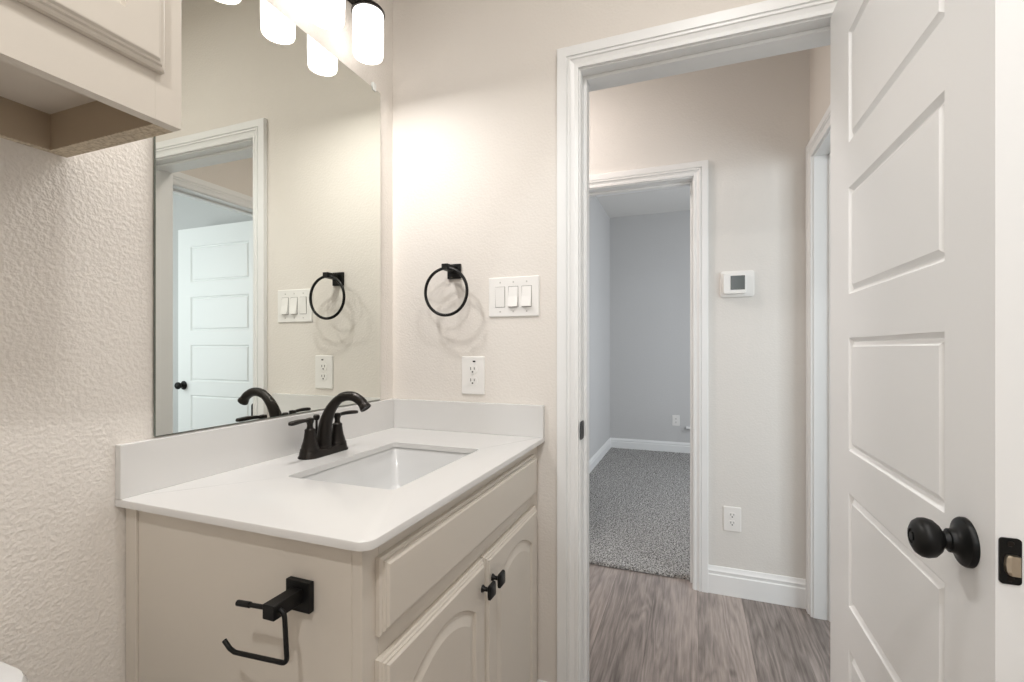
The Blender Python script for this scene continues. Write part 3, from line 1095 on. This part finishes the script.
# ------------------------------------------------------------------ toilet paper holder on the vanity side
PX, PZ = -0.5805, 0.8010
tp = thing('toilet_paper_holder', (PX, YV0, PZ), 'empty black toilet paper holder fixed to the side of the vanity cabinet', 'paper holder')
bm = bmesh.new()
box(bm, PX - 0.0240, PX + 0.0240, YV0 - 0.011, YV0 - 0.0006, PZ - 0.0240, PZ + 0.0240, 0.0012)
obj('wall_plate', bm, M_BLACK, tp)
bm = bmesh.new()
box(bm, PX - 0.0110, PX + 0.0110, YV0 - 0.066, YV0 - 0.011, PZ - 0.0085, PZ + 0.0135, 0.001)
obj('post', bm, M_BLACK, tp)
bm = bmesh.new()
yb = YV0 - 0.055
zt = PZ + 0.003
pts = [(-0.070, 0), (-0.03, 0), (0.010, 0)]
pts += [(0.010 + 0.010 * math.sin(a), -0.010 + 0.010 * math.cos(a)) for a in (0.4, 0.8, 1.2, PI / 2)]
pts += [(0.020, -0.045)]
pts += [(0.020 - 0.009 * (1 - math.cos(a)), -0.068 - 0.009 * math.sin(a)) for a in (0, 0.4, 0.8, 1.2, PI / 2)]
pts += [(-0.070, -0.077), (-0.086, -0.077), (-0.096, -0.073), (-0.108, -0.062)]
TILT = 0.07
pts = [(PX + a * math.cos(TILT) - b * math.sin(TILT), yb, zt + a * math.sin(TILT) + b * math.cos(TILT)) for a, b in pts]
tube(bm, pts, 0.0036, 12)
obj('roll_bar', bm, M_BLACK, tp, smooth=True)
bm = bmesh.new()
lathe(bm, [(0.0046, 0), (0.0046, 0.026)], (PX - 0.074, yb, zt - 0.0052), (1, 0, 0.07), 14)
obj('bar_tip', bm, M_BLACK, tp, smooth=True)


# ------------------------------------------------------------------ electrical plates
def plate(bm, cx, y, cz, w, h, t=0.006):
    P = round_rect(w / 2, h / 2, 0.004, 4)
    Q = round_rect(w / 2 - 0.0025, h / 2 - 0.0025, 0.003, 4)
    loft(bm, [[(cx + a, y - 0.0004, cz + b) for a, b in P], [(cx + a, y - t * 0.55, cz + b) for a, b in P], [(cx + a, y - t, cz + b) for a, b in Q]])


sw = thing('light_switch', (-0.5445, YW, 1.300), 'white wall plate with three rocker switches between towel ring and doorway', 'light switch')
bm = bmesh.new()
plate(bm, -0.5445, YW, 1.3590, 0.176, 0.130)
obj('cover_plate', bm, M_PLATE, sw, smooth=True)
for i, dx in enumerate((-0.046, 0.0, 0.046)):
    x = -0.5445 + dx
    bm = bmesh.new()
    box(bm, x - 0.0172, x + 0.0172, YW - 0.0066, YW - 0.0058, 1.3590 - 0.0340, 1.3590 + 0.0340)
    obj('rocker_gap_shade', bm, M_GAPSHADE, sw)  # dark sheet behind the rocker, its colour stands for the gap's shadow
    bm = bmesh.new()
    hz, hw = 0.0325, 0.0158
    if i == 0:
        prof = [(-hz, 0.0072), (0, 0.0088), (hz, 0.0098)]
    else:
        prof = [(-hz, 0.0165), (0, 0.0100), (hz, 0.0070)]
    L = []
    for xx in (x - hw, x + hw):
        L.append([(xx, YW - 0.0060, 1.359 - hz)] + [(xx, YW - d, 1.359 + z) for z, d in prof] + [(xx, YW - 0.0060, 1.359 + hz)])
    loft(bm, L)
    obj('rocker', bm, M_PLATE, sw)
    for z in (-0.048, 0.048):
        bm = bmesh.new()
        lathe(bm, [(0.0030, 0.0), (0.0026, 0.0008), (0.0, 0.0010)], (x, YW - 0.0060, 1.359 + z), (0, -1, 0), 12)
        obj('screw', bm, M_SCREW, sw, smooth=True)


def outlet(name, cx, y, cz, label, w=0.080, h=0.125):
    t = thing(name, (cx, y, cz - h / 2), label, 'outlet', 'duplex wall outlets')
    bm = bmesh.new()
    plate(bm, cx, y, cz, w, h)
    obj('cover_plate', bm, M_PLATE, t, smooth=True)
    for s in (-1, 1):
        zc = cz + s * 0.0190
        bm = bmesh.new()
        P = [(0.0172 * math.cos(a), max(-0.0135, min(0.0135, 0.0172 * math.sin(a)))) for a in [2 * PI * i / 32 for i in range(32)]]
        loft(bm, [[(cx + a, y - 0.0058, zc + b) for a, b in P], [(cx + a, y - 0.0076, zc + b) for a, b in P]])
        rc = obj('receptacle', bm, M_PLATE, t)
        bm = bmesh.new()
        box(bm, cx - 0.0078, cx - 0.0054, y - 0.0080, y - 0.0075, zc - 0.0010, zc + 0.0085)
        box(bm, cx + 0.0054, cx + 0.0076, y - 0.0080, y - 0.0075, zc + 0.0000, zc + 0.0080)
        lathe(bm, [(0.0030, 0), (0.0030, 0.0005)], (cx, y - 0.0075, zc - 0.0070), (0, -1, 0), 12)
        obj('slots', bm, M_DARK, rc)
    bm = bmesh.new()
    lathe(bm, [(0.0032, 0.0), (0.0028, 0.0008), (0.0, 0.0010)], (cx, y - 0.0062, cz), (0, -1, 0), 12)
    obj('screw', bm, M_PLATE, t, smooth=True)
    return t


ob = outlet('power_outlet', -0.6905, YW, 1.1000, 'white duplex outlet above the side splash, below the switch plate', 0.085, 0.128)
obj('test_button', nbox(-0.6905 + 0.000, -0.6905 + 0.010, YW - 0.0072, YW - 0.0058, 1.1000 + 0.0445, 1.1000 + 0.0495, 0.0008, 1), M_DARK, ob)
outlet('power_outlet', 0.1790, YH, 0.3680, 'white duplex outlet low on the hallway wall under the thermostat', 0.078, 0.118)
outlet('power_outlet', -0.1740, YB1, 0.3750, 'white outlet above the baseboard on the far grey wall beyond the carpet', 0.080, 0.120)

# ------------------------------------------------------------------ thermostat
th = thing('thermostat', (0.2000, YH, 1.437), 'white thermostat with small grey display on the hallway wall', 'thermostat')
bm = bmesh.new()
P = round_rect(0.0735, 0.0625, 0.012, 5)
loft(bm, [[(0.2000 + a, YH - 0.0004, 1.4995 + b) for a, b in P], [(0.2000 + a, YH - 0.009, 1.4995 + b) for a, b in P], [(0.2000 + a * 0.97, YH - 0.011, 1.4995 + b * 0.97) for a, b in P]])
obj('wall_plate', bm, M_PLATE, th, smooth=True)
bm = bmesh.new()
P = round_rect(0.0500, 0.0500, 0.010, 5)
loft(bm, [[(0.1880 + a, YH - 0.0108, 1.5010 + b) for a, b in P], [(0.1880 + a, YH - 0.024, 1.5010 + b) for a, b in P], [(0.1880 + a * 0.95, YH - 0.027, 1.5010 + b * 0.95) for a, b in P]])
bdy = obj('body', bm, M_PLATE, th, smooth=True)
obj('display', nbox(0.1700, 0.2320, YH - 0.0282, YH - 0.0265, 1.4700, 1.5370, 0.0005, 1), M_SCREEN, bdy)

# ------------------------------------------------------------------ toilet (tank lid corner in view)
TYC = 0.165
tl = thing('toilet', (-0.70, TYC, 0), 'white toilet beside the vanity under the wall cabinet', 'toilet')


def oval(cx, cy, rx0, rx1, ry, z, n=40):
    out = []
    for i in range(n):
        a = 2 * PI * i / n
        c, s_ = math.cos(a), math.sin(a)
        rx = rx1 if c > 0 else rx0
        out.append((cx + rx * c, cy + ry * (abs(s_) ** 0.9) * (1 if s_ > 0 else -1), z))
    return out


def rrz(cx, cy, hx, hy, r, z):
    return [(cx + a, cy + b, z) for a, b in round_rect(hx, hy, r, 8)]


bm = bmesh.new()
loft(bm, [rrz(-0.905, TYC, 0.075, 0.165, 0.04, 0.395), rrz(-0.905, TYC, 0.090, 0.180, 0.05, 0.430), rrz(-0.902, TYC, 0.096, 0.186, 0.055, 0.60), rrz(-0.900, TYC, 0.100, 0.190, 0.055, 0.725)])
obj('tank', bm, M_PORC, tl, smooth=True)
bm = bmesh.new()
loft(bm, [rrz(-0.899, TYC, 0.103, 0.194, 0.060, 0.7255), rrz(-0.898, TYC, 0.108, 0.199, 0.066, 0.730), rrz(-0.898, TYC, 0.109, 0.200, 0.067, 0.748), rrz(-0.898, TYC, 0.105, 0.196, 0.064, 0.7555), rrz(-0.898, TYC, 0.090, 0.181, 0.052, 0.7590)])
obj('tank_lid', bm, M_PORC, tl, smooth=True)
bm = bmesh.new()
loft(bm, [oval(-0.62, TYC, 0.19, 0.16, 0.10, 0.0), oval(-0.62, TYC, 0.18, 0.15, 0.095, 0.06), oval(-0.60, TYC, 0.20, 0.17, 0.105, 0.20), oval(-0.57, TYC, 0.25, 0.24, 0.165, 0.33), oval(-0.56, TYC, 0.26, 0.26, 0.180, 0.385), oval(-0.56, TYC, 0.25, 0.25, 0.172, 0.392)])
box(bm, -0.99, -0.76, TYC - 0.10, TYC + 0.10, 0.22, 0.394, 0.02)
obj('bowl', bm, M_PORC, tl, smooth=True)
bm = bmesh.new()
loft(bm, [oval(-0.56, TYC, 0.235, 0.265, 0.185, 0.3935), oval(-0.56, TYC, 0.24, 0.27, 0.188, 0.400), oval(-0.56, TYC, 0.235, 0.265, 0.185, 0.410)])
obj('seat', bm, M_PLATE, tl, smooth=True)
bm = bmesh.new()
loft(bm, [oval(-0.56, TYC, 0.235, 0.262, 0.183, 0.4115), oval(-0.56, TYC, 0.24, 0.267, 0.186, 0.418), oval(-0.56, TYC, 0.225, 0.250, 0.170, 0.428)])
obj('seat_lid', bm, M_PLATE, tl, smooth=True)
bm = bmesh.new()
lathe(bm, [(0.012, 0), (0.012, 0.008), (0.008, 0.012)], (-0.800, TYC - 0.13, 0.67), (1, 0, 0), 16)
tube(bm, [(-0.785, TYC - 0.13, 0.67), (-0.782, TYC - 0.10, 0.668), (-0.782, TYC - 0.06, 0.664)], [0.006, 0.005, 0.006], 12)
obj('flush_lever', bm, M_CHROME, tl, smooth=True)
